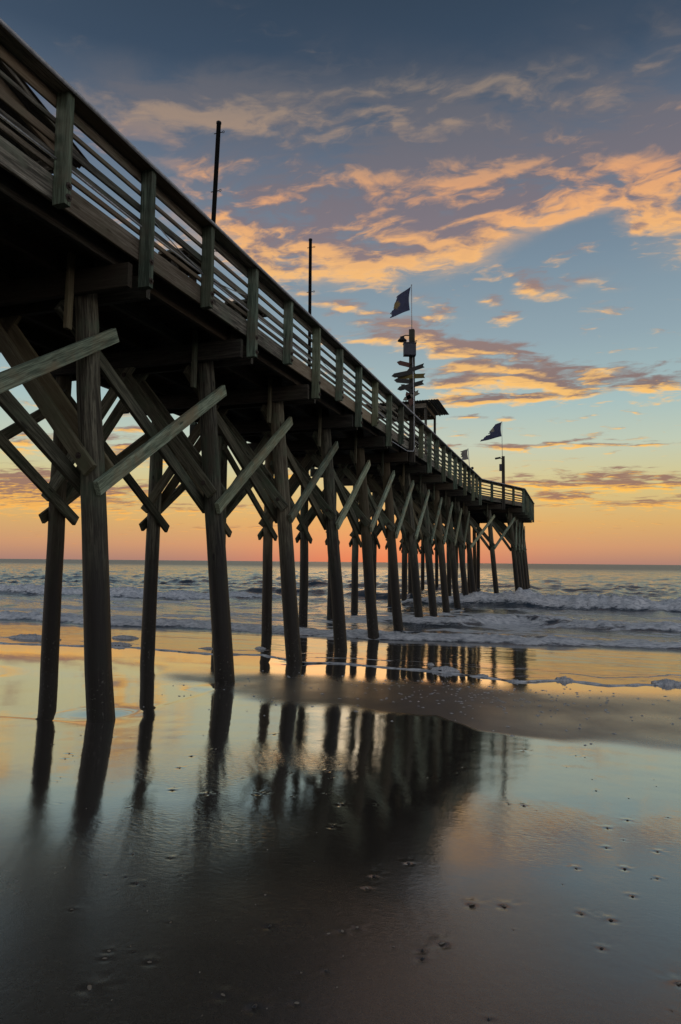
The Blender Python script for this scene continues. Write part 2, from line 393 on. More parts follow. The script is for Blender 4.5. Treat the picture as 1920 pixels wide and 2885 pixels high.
t.put(b.inputs['Roughness'], t.math('ADD', rgh, t.math('ADD', t.math('MULTIPLY', t.math('SUBTRACT', n_m, .5), .06), t.math('MULTIPLY', t.math('SUBTRACT', n_l, .5), t.fmix(wet, .30, .02)))))
b.inputs['IOR'].default_value = 1.55
t.put(b.inputs['Coat Weight'], t.smooth(wet, .1, .8)); t.put(b.inputs['Coat Roughness'], t.ramp(wet, [(0, (.3,)*3), (.6, (.10,)*3), (1, (.025,)*3)]))
b.inputs['Coat IOR'].default_value = 1.6
mp = t.mapping(pos, rot=(0, 0, .5), scl=(1, 2.6, 1))
n_r = t.noise(mp, 16, 4, .6, .6)
hh = t.math('MULTIPLY', n_r, t.math('MULTIPLY', rip, .0021))
hh = t.math('ADD', hh, t.math('MULTIPLY', n_f, t.fmix(wet, .00022, .0)))
n_j = t.noise(t.mapping(pos, rot=(0, 0, .3), scl=(1, 1.5, 1)), 26, 3, .55)
hh = t.math('ADD', hh, t.math('MULTIPLY', n_j, t.fmix(t.new('ShaderNodeAttribute', attribute_name='rag').outputs['Fac'], .00001, .00036)))
n_k = t.noise(t.mapping(pos, rot=(0, 0, .3), scl=(1, 1.3, 1)), 75, 2, .5)
hh = t.math('ADD', hh, t.math('MULTIPLY', n_k, t.fmix(t.new('ShaderNodeAttribute', attribute_name='rag').outputs['Fac'], .0, .00016)))
hh = t.math('ADD', hh, t.math('MULTIPLY', n_m, t.fmix(wet, .0012, .00003)))
bn = t.bump(hh, 1.0, 1.0)
t.put(b.inputs['Normal'], bn); t.put(b.inputs['Coat Normal'], bn)

# sea
m, t, b = new_mat('sea_water'); M_SEA = m
geo = t.new('ShaderNodeNewGeometry'); pos = geo.outputs['Position']; py = t.sep(pos)[1]
fa = t.new('ShaderNodeAttribute', attribute_name='foam').outputs['Fac']
fi = t.new('ShaderNodeAttribute', attribute_name='film').outputs['Fac']
n_a = t.noise(t.mapping(pos, scl=(1, 1.5, 1)), 3.2, 6, .68, .4)
n_b = t.noise(t.mapping(pos, scl=(.5, 1.1, 1)), 9, 5, .65)
ff = t.smooth(t.math('ADD', fa, t.math('MULTIPLY', t.math('SUBTRACT', n_a, .5), 1.1)), .42, .72)
wcol = t.mix(fi, (.046, .062, .080), (.060, .052, .044))
fcol = t.mix(t.smooth(n_b, .36, .62), (.52, .53, .55), (.95, .94, .93))
t.put(b.inputs['Base Color'], t.mix(ff, wcol, fcol))
t.put(b.inputs['Roughness'], t.fmix(ff, t.fmix(fi, t.fmix(t.smooth(py, 60, 400), .09, .36), .07), .6))
t.put(b.inputs['IOR'], t.fmix(fi, 1.33, 1.6))
far = t.smooth(py, 60, 900)
w1 = t.noise(t.mapping(pos, rot=(0, 0, .15), scl=(.55, 1.6, 1)), 1.9, 6, .62, .3)
w2 = t.noise(t.mapping(pos, rot=(0, 0, -.25), scl=(.4, 1.2, 1)), .42, 5, .6, .3)
h1 = t.math('MULTIPLY', w1, t.fmix(fi, .045, .0016)); h2 = t.math('MULTIPLY', w2, t.fmix(far, .04, .30))
h3 = t.math('MULTIPLY', t.noise(pos, 26, 4, .6), t.fmix(fi, .0016, .00022))
h3 = t.math('ADD', h3, t.math('MULTIPLY', ff, t.math('MULTIPLY', n_b, .025)))
t.put(b.inputs['Normal'], t.bump(t.math('ADD', t.math('ADD', h1, h2), h3), 1.0, 1.0))

# ------------------------------------------------------------------ beach
YK = np.array([-80, -30, -5, 0, 3, 7, 9.93, 12.9, 14.6, 16.5, 18.9, 25, 60, 25000.])
ZK = np.array([3.6, 2.2, .95, .70, .55, .345, .262, .150, .072, .045, .022, -.4, -3.0, -40.])
def ground(Y):
    s = 0
    for o in (-.9, -.45, 0, .45, .9): s = s+np.interp(Y+o, YK, ZK)
    return s/5
def gz(Y): return float(ground(np.array([Y]))[0])
def axis(segs):
    out = []
    for a, b, st_ in segs: out.append(np.arange(a, b-1e-6, st_))
    return np.concatenate(out+[np.array([segs[-1][1]])])
xs = np.concatenate([-np.geomspace(60000, 40, 14), axis([(-36, -9, .4), (-9, -3.4, .035), (-3.4, 1.5, .0135), (1.5, 3.2, .035), (3.2, 34, .5)]), np.geomspace(40, 60000, 14)])
ys = np.concatenate([-np.geomspace(80, 8, 12), axis([(-7, 1.4, .2), (1.4, 5.6, .0135), (5.6, 14.5, .035), (14.5, 26, .4)]), np.geomspace(28, 60000, 24)])
GX, GY = np.meshgrid(xs, ys)
# boundary of the drained sand hump and of the water left standing on the beach
XB = np.array([-40, -9, -7.2, -6.75, -5.65, -3.69, -2.19, -1.63, -1.0, -.09, .98, 3, 40]); YB = np.array([11.5, 11.3, 10.6, 9.65, 8.96, 7.95, 8.37, 8.4, 7.75, 7.37, 7.40, 7.1, 7.0])
XE = np.array([-60, -40, -20, -13, -10, -7.6, -6.6, -5.34, -4.4, -2.8, -1.6, -.9, -.15, .54, 1.26, 1.8, 6, 40, 70])
YE = np.array([14, 14, 13.6, 13.2, 13.9, 13.5, 13.9, 12.95, 13.1, 12.9, 12.45, 12.0, 12.65, 12.3, 12.8, 13.3, 13.0, 13.5, 13.5])
def swash_edge(X):
    return np.interp(X, XE, YE)+.22*(fbm(X*1.3+5, X*0+2.2, 4)-.5)+.10*(fbm(X*6+5, X*0+7.2, 3)-.5)
shape_n = fbm(GX*.9+3, GY*.9, 4)
lo = np.interp(GX, XB, YB)+.5*(shape_n-.5)
up = np.interp(GX, [-40, -8, -6.3, -5.3, -3.7, -1.5, 0, 1.6, 8], [11.2, 11, 10.9, 11.3, 11.5, 11.6, 11.6, 11.9, 12.0])+.4*(shape_n-.5)
dry = sstep(GY, lo-.06, lo+.8-.66*sstep(GX, -3, -2.2)*(1-sstep(GX, -.8, .6)))*(1-sstep(GY, up-1.1, up+.7))*sstep(GX, -7.6, -6.2)
wetv = 1-.74*dry*(.75+.5*shape_n)
# foreground drains slowly: wetness fades up the beach in lobes
lobes = fbm(GX*.55+8, GY*.4+4, 4)
fore = sstep(GY+1.6*(lobes-.5), 2.7, 5.0)
wetv = wetv*(.36+.60*fore)
pool = sstep(GY, 6.55+.09*(GX+6)+.1*(shape_n-.5), 6.62+.09*(GX+6)+.1*(shape_n-.5))*(1-sstep(GX, -5.25+.25*(shape_n-.5)+.06*(GY-7), -5.1+.25*(shape_n-.5)+.06*(GY-7)))*(1-sstep(GY, 9.3, 10.2))
wetv = np.maximum(wetv, pool)
ripv = sstep(fbm(GX*.8+1, GY*.5+11, 3), .36, .60)*sstep(GY, 2.4, 4.0)*(1-sstep(GY, 5.6, 7.0))*(1-pool)*sstep(GX, -4.4, -2.6)*(1-.8*sstep(GX, -.9, .3))
TILT = -.5*np.logaddexp(0, -(GX+3.3)/.45)*.45*(1-sstep(GY, 7, 12))*sstep(GX, -13, -9)
Z = ground(GY-TILT)+.020*dry*sstep(GY, lo, lo+1.2)
Z += .030*(fbm(GX*.28, GY*.28+6, 3)-.5)*sstep(GY, -20, 2)*(1-sstep(GY, 14, 20))*.5
Z += .0013*(fbm(GX*3.1, GY*3.1, 3)-.5)*(1-.8*pool)*(1-sstep(GY, 9, 12))
rph = (GX*.86+GY*.5)*2*np.pi/.085+5*fbm(GX*2.4, GY*2.4, 3)
Z += .00032*ripv*np.sin(rph)*(GY > 1.4)*(GY < 8)
Z -= .003*pool
# shells: where each one lies, with the scour the backwash cut behind it
SHELLS = []
for (x, y, s) in [(-1.32,2.94,.030),(-.49,3.51,.036),(-.34,3.56,.034),(-.63,2.99,.028),(-.56,3.08,.034),(-1.26,2.39,.030),(-1.12,2.37,.034),(-1.0,3.02,.024),(-.95,3.08,.022),(.02,3.62,.026),(.10,3.30,.022),
                  (-1.75,2.25,.034),(-.95,2.22,.030),(.26,4.3,.026),(.20,5.0,.026),(.0,4.2,.022),(-.9,3.9,.026),(-2.6,4.6,.03),(-2.0,5.6,.03),(-3.2,5.2,.03),(-1.5,4.3,.028)]:
    SHELLS.append((x, y, s*.68))
for k in range(150):
    y = 2.0+5.2*random.random()**1.15; x0 = -.97*y+.4; x1 = .16*y
    x = x0+(x1-x0)*random.random(); SHELLS.append((x, y, (.007+.013*random.random()**2)))
for (x, y, s) in SHELLS:
    ix = slice(*np.searchsorted(xs, [x-.25, x+.25])); iy = slice(*np.searchsorted(ys, [y-.30, y+.30]))
    X_ = GX[iy, ix]-x; Y_ = GY[iy, ix]-y; ta = random.uniform(-.7, .7); X_, Y_ = X_*math.cos(ta)-Y_*math.sin(ta), X_*math.sin(ta)+Y_*math.cos(ta)
    Z[iy, ix] -= s*.17*np.exp(-(X_**2/(s*1.0)**2+(Y_+s*.9)**2/(s*.85)**2))
    Z[iy, ix] += s*.12*np.exp(-(X_**2/(s*1.7)**2+(Y_-s*1.3)**2/(s*1.4)**2))
    for sg in (-1, 1):   # V-shaped trail running down the beach
        Z[iy, ix] -= s*.05*np.exp(-((X_-sg*.45*Y_)/(s*.55))**2)*np.exp(-((Y_-s*2.5)/(s*2.4))**2)
# scour dish round each near pile foot
PILE_NEAR = []
for k in range(0, 5):
    yb = 5.479+1.4838*(2*k+1)
    Z -= .022*np.exp(-(((GX+5.36)/.42)**2+((GY-yb)/.36)**2))*(np.abs(GY-yb) < 2)
sand = link('sand_beach', gridmesh('sand_beach', GX, GY, Z, M_SAND, {'wet': wetv, 'ripple': ripv, 'rag': (1-pool)*(1-.85*sstep(GY, 7.6, 8.6))*(.6+.6*sstep(GX, -3.6, -2.4)*(1-sstep(GX, -.9, -.2)))*(.35+.65*sstep(fbm(GX*1.4+4, GY*1.1, 3), .38, .6))}))
sand['kind'] = 'structure'
def sand_z(x, y):
    i = np.clip(np.searchsorted(ys, y), 1, len(ys)-1); j = np.clip(np.searchsorted(xs, x), 1, len(xs)-1)
    fx = (x-xs[j-1])/(xs[j]-xs[j-1]); fy = (y-ys[i-1])/(ys[i]-ys[i-1])
    return float((Z[i-1, j-1]*(1-fx)+Z[i-1, j]*fx)*(1-fy)+(Z[i, j-1]*(1-fx)+Z[i, j]*fx)*fy)

# ------------------------------------------------------------------ sea
us = np.concatenate([np.linspace(-8, -1.35, 40)[:-1], np.linspace(-1.35, .34, 560), np.linspace(.34, 6, 40)[1:]])
yr = [12.6]; 
while yr[-1] < 60000:
    y = yr[-1]; yr.append(y+(.03 if y < 13.6 else max(.05, y/(230 if y < 70 else (120 if y < 400 else 30)))))
yr = np.array(yr)
UU, YY = np.meshgrid(us, yr); XX = UU*YY
edge = swash_edge(XX)
SY = YY+(edge-12.6)*np.exp(-(YY-12.6)/2.2)
dE = SY-edge                         # metres seaward of the swash edge
zf = ground(SY)+.004+.020*dry[0, 0]*0
cell = np.maximum(np.gradient(YY, axis=0), np.abs(UU).clip(.3)*0+YY*.0031)
wz = np.zeros_like(SY)
for lam, amp, ang in [(11, .07, .05), (7.3, .05, -.1), (4.4, .045, .2), (3.1, .035, -.3), (2.1, .028, .35), (1.45, .018, -.15), (.95, .012, .5), (.7, .008, -.45)]:
    k = 2*np.pi/lam; ph = k*(SY*math.cos(ang)+XX*math.sin(ang))+4*fbm(XX/lam/3.1+lam, SY/lam/2.3, 3)*2
    fade = np.clip((lam/np.maximum(cell, .02)-2.5)/3, 0, 1)
    wz += amp*fade*(1-np.abs(np.sin(ph/2))*1.6+.2)*(.5+fbm(XX/lam/6, SY/lam/5+lam, 2))
for lx, ly, amp, sh in [(2.6, 5.0, .26, 0), (1.3, 2.6, .13, 31), (.7, 1.4, .06, 57), (6, 11, .20, 77)]:
    n_ = fbm(XX/lx+sh, SY/ly+sh+.3*fbm(XX/lx/2, SY/ly/2, 2), 2, .4); fade = np.clip((ly/np.maximum(cell, .02)-2.0)/3, 0, 1)
    wz += amp*fade*((1-np.abs(2*n_-1))**2-.5)
wz -= wz[(yr > 60) & (yr < 200)].mean()
off = sstep(SY, 19.5, 60)
wz = wz*(.03+.16*sstep(SY, 19.5, 23)+.85*off)
foam = np.zeros_like(SY); swell = np.zeros_like(SY)
def roller(xk, yk, hk, wf, wb, fk, rag=.5, jit=.5):
    """a breaking wave: crest line, height and foam along the shore"""
    global swell, foam
    yc = np.interp(XX, xk, yk)+jit*(fbm(XX*.35+yk[0], XX*0+3.3, 4)-.5)*2
    h = np.interp(XX, xk, hk)*(.65+.7*fbm(XX*.6+yk[0]*3, XX*0+1, 3)); f = np.interp(XX, xk, fk)
    dd = SY-yc
    fr = np.exp(-(np.minimum(dd, 0)/wf)**2)*np.exp(-(np.maximum(dd, 0)/wb)**2)
    tur = fbm(XX*2.0, SY*3.6+yk[0], 5, .62); tur = .5+(tur-.5)*1.3
    fm = np.clip(f*(np.exp(-((dd+.15*wf)/(wf*1.5))**2)+.6*np.exp(-(np.maximum(dd, 0)/(wb*.9))**2)*(dd > 0)), 0, 1.2)
    swell = swell+h*fr*(1+rag*f*(tur-.5)*1.6)+f*.22*h*(tur-.5)*np.exp(-(dd/(wf*2.2))**2)
    foam = np.maximum(foam, fm*(.55+.8*tur))
roller([-60, -20, -15, -12.5, -9.7, -5.3, -3.6, -1.3, 2.7, 20], [20.2, 20.2, 19.5, 20.2, 19.7, 19.0, 19.2, 19.6, 20.6, 21], [.21, .21, .19, .18, .16, .16, .15, .14, .15, .16], .34, 1.5, [1, 1, 1, .95, 1, 1, 1, 1, .95, 1])
roller([-60, -14, -8, -5, -3.9, -1.9, 1.1, 3.4, 20], [26, 26, 25, 24.6, 24.5, 26.8, 25.2, 25.5, 26], [.05, .05, .08, .18, .2, .24, .26, .24, .2], .5, 2.2, [.2, .25, .5, .9, .9, .55, .75, .85, .8])
roller([-80, -34.7, -23.7, -19, -17, -12], [36, 35.5, 34.2, 35.5, 36, 36], [.42, .42, .38, .3, .18, 0], .7, 2.6, [1, 1, 1, .9, .4, 0])
roller([-9.5, -8, -6, -4.5, -.3, 4.8, 14, 30], [35.5, 36.2, 36.3, 36.4, 36.2, 36.3, 36, 36], [0, .25, .5, .62, .58, .5, .5, .4], .65, 2.6, [.5, .9, 1, 1, 1, 1, 1, 1])
roller([-30, -24, -20, -16, -13, -11], [45, 44, 43.5, 43, 43, 43], [0, .2, .42, .42, .25, 0], 1.0, 3.2, [0]*6)
roller([-14, -12.5, -10.5, -8.5, -7], [41, 40.5, 40, 40, 40], [0, .38, .42, .3, 0], .9, 3.0, [0, .0, .15, .35, 0])
roller([-60, -20, 0, 20], [62, 58, 60, 61], [.2, .22, .18, .2], 1.8, 4.5, [0, .0, .0, 0])
# torn foam left by the breakers between the bar and the beach
st_ = fbm(XX*.55+2, SY*1.5, 5, .6)
zone = sstep(SY, 19.3, 20.5)*(1-sstep(SY, 30, 38))
foam = np.maximum(foam, zone*sstep(st_, .40, .62)*.80)
# swash film
lip = .012*sstep(dE, 0, .10)+.018*np.exp(-((dE-.09)/.055)**2)*(.25+1.2*fbm(XX*5, XX*0+4, 3))
film = zf-.006+lip+.0015*(fbm(XX*2.2, SY*4, 3)-.5)
sea = wz+swell-.01
k_ = .05
SZ = np.maximum(film, sea)+.0*k_
filmv = np.clip((film-sea)/.03, 0, 1)*(1-sstep(SY, 18, 20.5))
edgef = np.exp(-((dE-.06)/.075)**2)*(.35+.95*fbm(XX*3.3, XX*0+8, 4))
edgef += .75*np.exp(-((dE-.9-.5*fbm(XX*.7, XX*0+9, 3))/.09)**2)*sstep(fbm(XX*1.2, XX*0+18, 3), .42, .6)
edgef += .5*sstep(fbm(XX*1.5+9, SY*3.0, 5, .6), .60, .74)*np.exp(-((dE-1.2)/1.6)**2)
foam = np.where(filmv > .2, np.maximum(foam*(1-filmv), edgef), foam)
seao = link('sea', gridmesh('sea', XX, SY, SZ, M_SEA, {'foam': foam, 'film': filmv}))
seao['kind'] = 'structure'

# ------------------------------------------------------------------ pier
S0, SP = 5.479, 1.4838
ZR, ZDK, ZCAP = 7.06, 6.10, 5.51
def post_y(i): return S0+SP*i
LATC = 7.28                                   # lateral of the pier's centre line
def P3(lat, y, z): return Vector((-lat, y, z))
# railing posts: (lateral, y) along the near edge, with the flared head at the seaward end
edge_pts = [(4.87, post_y(i), i) for i in range(-6, 24)]
c1 = edge_pts[-1]
c2 = (2.83, c1[1]+5.9)
for k in range(1, 5):
    f = k/4; edge_pts.append((c1[0]+(c2[0]-c1[0])*f, c1[1]+(c2[1]-c1[1])*f, 23+k))
for k in range(1, 9): edge_pts.append((2.83, c2[1]+SP*k, 27+k))
YEND = edge_pts[-1][1]
pier = thing('fishing_pier', 'long weathered timber fishing pier on braced round piles running out over the surf', 'pier', (-LATC, 20, 0))
jit = lambda a: random.uniform(-a, a)
def edge_lat(y):
    return float(np.interp(y, [c1[1], c2[1]], [4.87, 2.83]))
def mir(lat): return 2*LATC-lat
bolt_v, bolt_f = lathe([(.042, 0), (.042, .007), (.020, .007), (.020, .028)], 8)
BOLT = mesh('bolt', bolt_v, bolt_f, M_BOLT)
def bolt(parent, x, side, off, sgn=1, z=0):
    """a nut and washer on one flat face of a timber, in the timber's own axes"""
    m = WM[parent.name] @ Matrix.Translation((x, side*off, z)) @ Matrix.Rotation(-side*math.pi/2, 4, 'X')
    return link('bolt', BOLT, parent, m)
def rail_run(pts, mirror):
    s = -1 if mirror else 1
    L_ = lambda lat: mir(lat) if mirror else lat
    for n_, (lat, y, i) in enumerate(pts):
        if i == 11 and not mirror or i == 26 and not mirror: pass
        zb = 5.55 if i % 2 else 5.86
        if not (not mirror and i in (11, 25)):
            o = beam('rail_post', P3(L_(lat+.08), y, zb+jit(.012)), P3(L_(lat+.08), y, ZR), .095, .16, W_POST, pier, up=(1, 0, 0), twist=jit(.02))
            if not mirror and i < 12:
                for zz in ((.07, .19) if i % 2 == 0 else (.09, .33)):
                    m = Matrix.Translation(P3(lat, y+jit(.01), zb+zz)) @ Matrix.Rotation(math.pi/2, 4, 'Y')
                    link('bolt', BOLT, o, m)
        if n_ == len(pts)-1: break
    # two-bay boards
    n_ = 0
    while n_ < len(pts)-1:
        nx = min(n_+2, len(pts)-1)
        if pts[n_][2] < 23 < pts[nx][2]: nx = n_+1
        if pts[n_][2] < 27 < pts[nx][2]: nx = n_+1
        a, b2 = pts[n_], pts[nx]; g = .004
        def at_(off, z, e):
            q = a if e == 0 else b2
            return P3(L_(q[0]+off), q[1]+(g if e == 0 else -g), z)
        for z0, z1 in ((6.92, 7.055), (6.755, 6.808), (6.535, 6.63), (6.38, 6.442), (6.243, 6.305)):
            dz0, dz1 = jit(.006), jit(.006); zc = (z0+z1)/2
            beam('rail_board', at_(.18, zc+dz0, 0), at_(.18, zc+dz1, 1), .035, round(z1-z0, 3), W_RAIL, pier, twist=jit(.012))
        beam('fascia_board', at_(.188, 6.05+jit(.006), 0), at_(.188, 6.05+jit(.006), 1), .045, .27, W_FASC, pier)
        beam('cap_rail', at_(.11, ZR+.021, 0), at_(.11, ZR+.021+jit(.003), 1), .29, .038, W_RAIL, pier, twist=(.06 if not mirror else -.06))
        if not mirror:
            m, L = frame(at_(-.04, ZR+.002, 0), at_(-.04, ZR+.002, 1))
            v, f = lathe([(.021, -L/2-.003), (.021, L/2-.004), (.026, L/2-.004), (.026, L/2)], 10)
            key = ('pipe', round(L, 2))
            if key not in CACHE: CACHE[key] = mesh('handrail_pipe', v, f, M_PIPE, True)
            link('handrail_pipe', CACHE[key], pier, m @ Matrix.Rotation(math.pi/2, 4, 'Y'))
        n_ = nx
rail_run(edge_pts, False)
rail_run(edge_pts, True)
# seaward end railing
yE = YEND+.02
for k, q in enumerate(np.linspace(3.3, mir(3.3), 6)):
    beam('rail_post', P3(q, yE, 5.86), P3(q, yE, ZR), .095, .16, W_POST, pier, up=(0, 1, 0))
for z0, z1 in ((6.92, 7.055), (6.755, 6.808), (6.535, 6.63), (6.38, 6.442), (6.243, 6.305)):
    beam('rail_board', P3(3.02, yE-.10, (z0+z1)/2), P3(mir(3.02), yE-.10, (z0+z1)/2), .035, round(z1-z0, 3), W_RAIL, pier)
beam('fascia_board', P3(3.0, yE-.106, 6.065), P3(mir(3.0), yE-.106, 6.065), .045, .27, W_FASC, pier)
# deck planks (laid across), with small gaps
y = post_y(-6)-.2; pitch = (YEND-.12-y)/298
for k in range(298):
    yc = y+pitch*(k+.5); e = edge_lat(yc)+.232
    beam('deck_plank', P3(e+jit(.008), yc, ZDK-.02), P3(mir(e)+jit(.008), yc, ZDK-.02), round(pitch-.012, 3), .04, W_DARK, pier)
# bents
pv, pf = [], []
def pile(lat0, z0, lat1, z1, y0, y1, r0, r1, seed):
    rr = random.Random(seed); n, m = 12, 9; v = []; f = []
    L = math.dist((lat0, y0, z0), (lat1, y1, z1))
    wob = [(rr.uniform(-.012, .012), rr.uniform(-.012, .012)) for _ in range(m)]
    for j in range(m):
        t_ = j/(m-1); r = r0+(r1-r0)*t_
        for k in range(n):
            a = 2*math.pi*k/n; rk = r*(1+rr.uniform(-.02, .02))
            v.append((-L/2+L*t_, wob[j][0]+rk*math.cos(a), wob[j][1]+rk*math.sin(a)))
    for j in range(m-1):
        for k in range(n): f.append((j*n+k, j*n+(k+1) % n, (j+1)*n+(k+1) % n, (j+1)*n+k))
    f += [tuple(range(n-1, -1, -1)), tuple(range((m-1)*n, m*n))]
    mw, _ = frame(P3(lat0, y0, z0), P3(lat1, y1, z1), up=(0, 1, 0))
    return link('pile', mesh('pile', v, f, W_PILE, True), pier, mw)
BENTS = [S0+SP*(2*k+1) for k in range(-3, 12)]+[c1[1]+2.95, c2[1]+.0, c2[1]+2.97, c2[1]+5.94, c2[1]+8.9, YEND-.5]
def near_lat(z, y):     # near piles lean outward at the foot
    b_ = edge_lat(y)-4.87
    return 5.38+b_+.088*(z-.3)
def far_lat(z, y):
    b_ = edge_lat(y)-4.87
    return 8.76-b_-.005*(z-.3)
for q, yb in enumerate(BENTS):
    g0 = gz(yb)-1.2; head = yb > c1[1]+1
    lean = jit(.04)
    zt = 6.04
    if not head or True:
        pile(near_lat(g0, yb)+lean, g0, near_lat(zt, yb)-.01, zt, yb+jit(.05), yb, .168, .138, 100+q)
        l2 = jit(.08)
        pile(far_lat(g0, yb)+l2, g0, far_lat(zt, yb), zt, yb+jit(.06), yb, .16, .135, 300+q)
    if head:
        pile(LATC+jit(.1), g0, LATC, zt, yb+jit(.05), yb, .16, .135, 500+q)
    nl, fl = near_lat(5.6, yb), far_lat(5.6, yb)
    e0 = edge_lat(yb)+.17
    for sg in (-1, 1):
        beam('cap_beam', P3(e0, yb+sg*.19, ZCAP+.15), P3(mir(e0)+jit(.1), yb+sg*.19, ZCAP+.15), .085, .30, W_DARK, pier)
    # rusty hanger plank beside the pile head
    beam('hanger_board', P3(nl+.03, yb-.27, 5.05), P3(nl+.01, yb-.27, 6.0), .10, .06, W_INB, pier, up=(1, 0, 0))
    # knee braces up to the cap, a pair clasping the pile
    for (lo_, sg, hi_) in ((near_lat(3.45, yb), 1, nl+1.62), (far_lat(3.35, yb), -1, fl-1.62)):
        for s2 in (-1, 1):
            p0 = P3(lo_-sg*.14, yb+s2*.195, 3.28); p1 = P3(hi_, yb+s2*.195, 5.62)
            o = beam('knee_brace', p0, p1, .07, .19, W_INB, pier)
            if q < 9 and s2 < 0: bolt(o, -(p1-p0).length/2+.24, 1, .035); bolt(o, (p1-p0).length/2-.3, 1, .035)
    # long braces between this bent and the next
    if q < len(BENTS)-1:
        yn = BENTS[q+1]; dyv = (yn-yb)
        lat = lambda z, yy, s_: near_lat(z, yy)+s_*.19
        latf = lambda z, yy, s_: far_lat(z, yy)+s_*.185
        def lb(z0, z1, ya, yb_, fn, s_, mat, e0_, e1_):
            a = P3(fn(z0, ya, s_), ya, z0); b_ = P3(fn(z1, yb_, s_), yb_, z1); dr = (b_-a).normalized()
            return beam('long_brace', a-dr*e0_, b_+dr*e1_, .07, .185, mat, pier, twist=jit(.02))
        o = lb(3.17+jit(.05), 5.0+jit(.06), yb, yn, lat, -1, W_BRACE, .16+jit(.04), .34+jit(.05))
        if q < 10:
            L = o.data.vertices[8].co.x
            bolt(o, L-.36, 1, .035); bolt(o, -L+.18, 1, .035); bolt(o, L-.95, 1, .035)
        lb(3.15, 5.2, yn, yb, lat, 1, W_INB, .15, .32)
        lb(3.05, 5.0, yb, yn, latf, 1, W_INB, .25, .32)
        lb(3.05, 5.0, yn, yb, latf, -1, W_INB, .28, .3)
# stringers under the planks
for q in range(len(BENTS)-1):
    ya, yb2 = BENTS[q], BENTS[q+1]
    for k in range(6):
        f = (k+.3)/5.6
        la = edge_lat(ya)+.25+(mir(edge_lat(ya))-edge_lat(ya)-.5)*f; lb_ = edge_lat(yb2)+.25+(mir(edge_lat(yb2))-edge_lat(yb2)-.5)*f
        o_ = .04 if q % 2 else -.04
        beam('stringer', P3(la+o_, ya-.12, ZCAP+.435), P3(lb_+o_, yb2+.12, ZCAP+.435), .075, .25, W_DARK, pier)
# white conduit and looping cables clipped to the rail
for a in range(1, 20, 4):
    pts = []
    for k in range(13):
        f = k/12; yy = post_y(a)+2*SP*f
        pts.append(P3(5.005+.03, yy, 6.60-.28*math.sin(math.pi*f)*(.6+.4*((a*7) % 5)/5)))
    pts = [P3(5.02, p.y, p.z) for p in pts]
    tube_obj('cable', pts, .007, M_CABLE, pier, 6)
for a in range(-6, 22, 2):
    tube_obj('conduit', [P3(5.005, post_y(a), 6.345), P3(5.005, post_y(a+1), 6.335), P3(5.005, post_y(a+2), 6.345)], .014, M_PIPE, pier, 8)

# ------------------------------------------------------------------ things standing on the pier
def pole(y0, y1, z1, lab):
    b0 = P3(5.30, y0, ZDK); b1 = P3(5.36, y1, z1)
    o = thing('metal_pole', lab, 'pole', b0)
    m, L = frame(b0, b1)
    v, f = lathe([(.036, -L/2), (.036, L/2-.03), (.042, L/2-.03), (.042, L/2)], 10)
    link('shaft', mesh('shaft', v, f, M_DARKMETAL, True), o, m @ Matrix.Rotation(math.pi/2, 4, 'Y'))
    for fr in (.30, .62, .94):
        p = b0.lerp(b1, fr)
        tube_obj('eye_bolt', [p+Vector((-.075, 0, 0)), p+Vector((-.05, 0, 0)), p+Vector((.075, 0, 0))], .007, M_DARKMETAL, o, 6)
        ring = [p+Vector((.093+.018*math.cos(a), 0, .018*math.sin(a))) for a in np.linspace(0, 2*math.pi, 9)]
        tube_obj('eye_ring', ring, .005, M_DARKMETAL, o, 5)
pole(9.1, 9.39, 9.36, 'tall dark bare pole leaning beside the railing, the one nearer the sand')
pole(13.4, 13.52, 9.31, 'tall dark bare pole standing between the leaning pole and the arrow signpost')

def flag(name, label, hoist_top, hoist_bot, fly_top, fly_bot, mat, tear, amp, seed):
    o_ = Vector(hoist_top); n, m = 22, 14; v = {}; f = []; vs = []
    A, B, C_, D_ = [Vector(p)-o_ for p in (hoist_top, fly_top, fly_bot, hoist_bot)]
    rr = random.Random(seed)
    for j in range(m+1):
        for i in range(n+1):
            a, b_ = i/n, j/m
            p = A*(1-a)*(1-b_)+B*a*(1-b_)+C_*a*b_+D_*(1-a)*b_
            p = p+Vector((0, amp*math.sin(5.2*a+2.4*b_+seed)*a**.6, amp*.22*math.sin(7*a+1.5*b_)*a+ .03*math.sin(math.pi*b_)*(1-a)))
            p.x -= .05*math.sin(math.pi*b_)*(1-a)
            v[(i, j)] = len(vs); vs.append(p)
    lim = [tear(j/m) for j in range(m)]
    hole = lambda i, j: False
    for j in range(m):
        for i in range(n):
            if i/n > lim[j]+rr.uniform(-.05, .03): continue
            f.append((v[(i, j)], v[(i+1, j)], v[(i+1, j+1)], v[(i, j+1)]))
    o = link(name, mesh(name, vs, f, mat, True), None, Matrix.Translation(o_))
    return tag(o, label, 'flag', 'tattered flags on the pier')

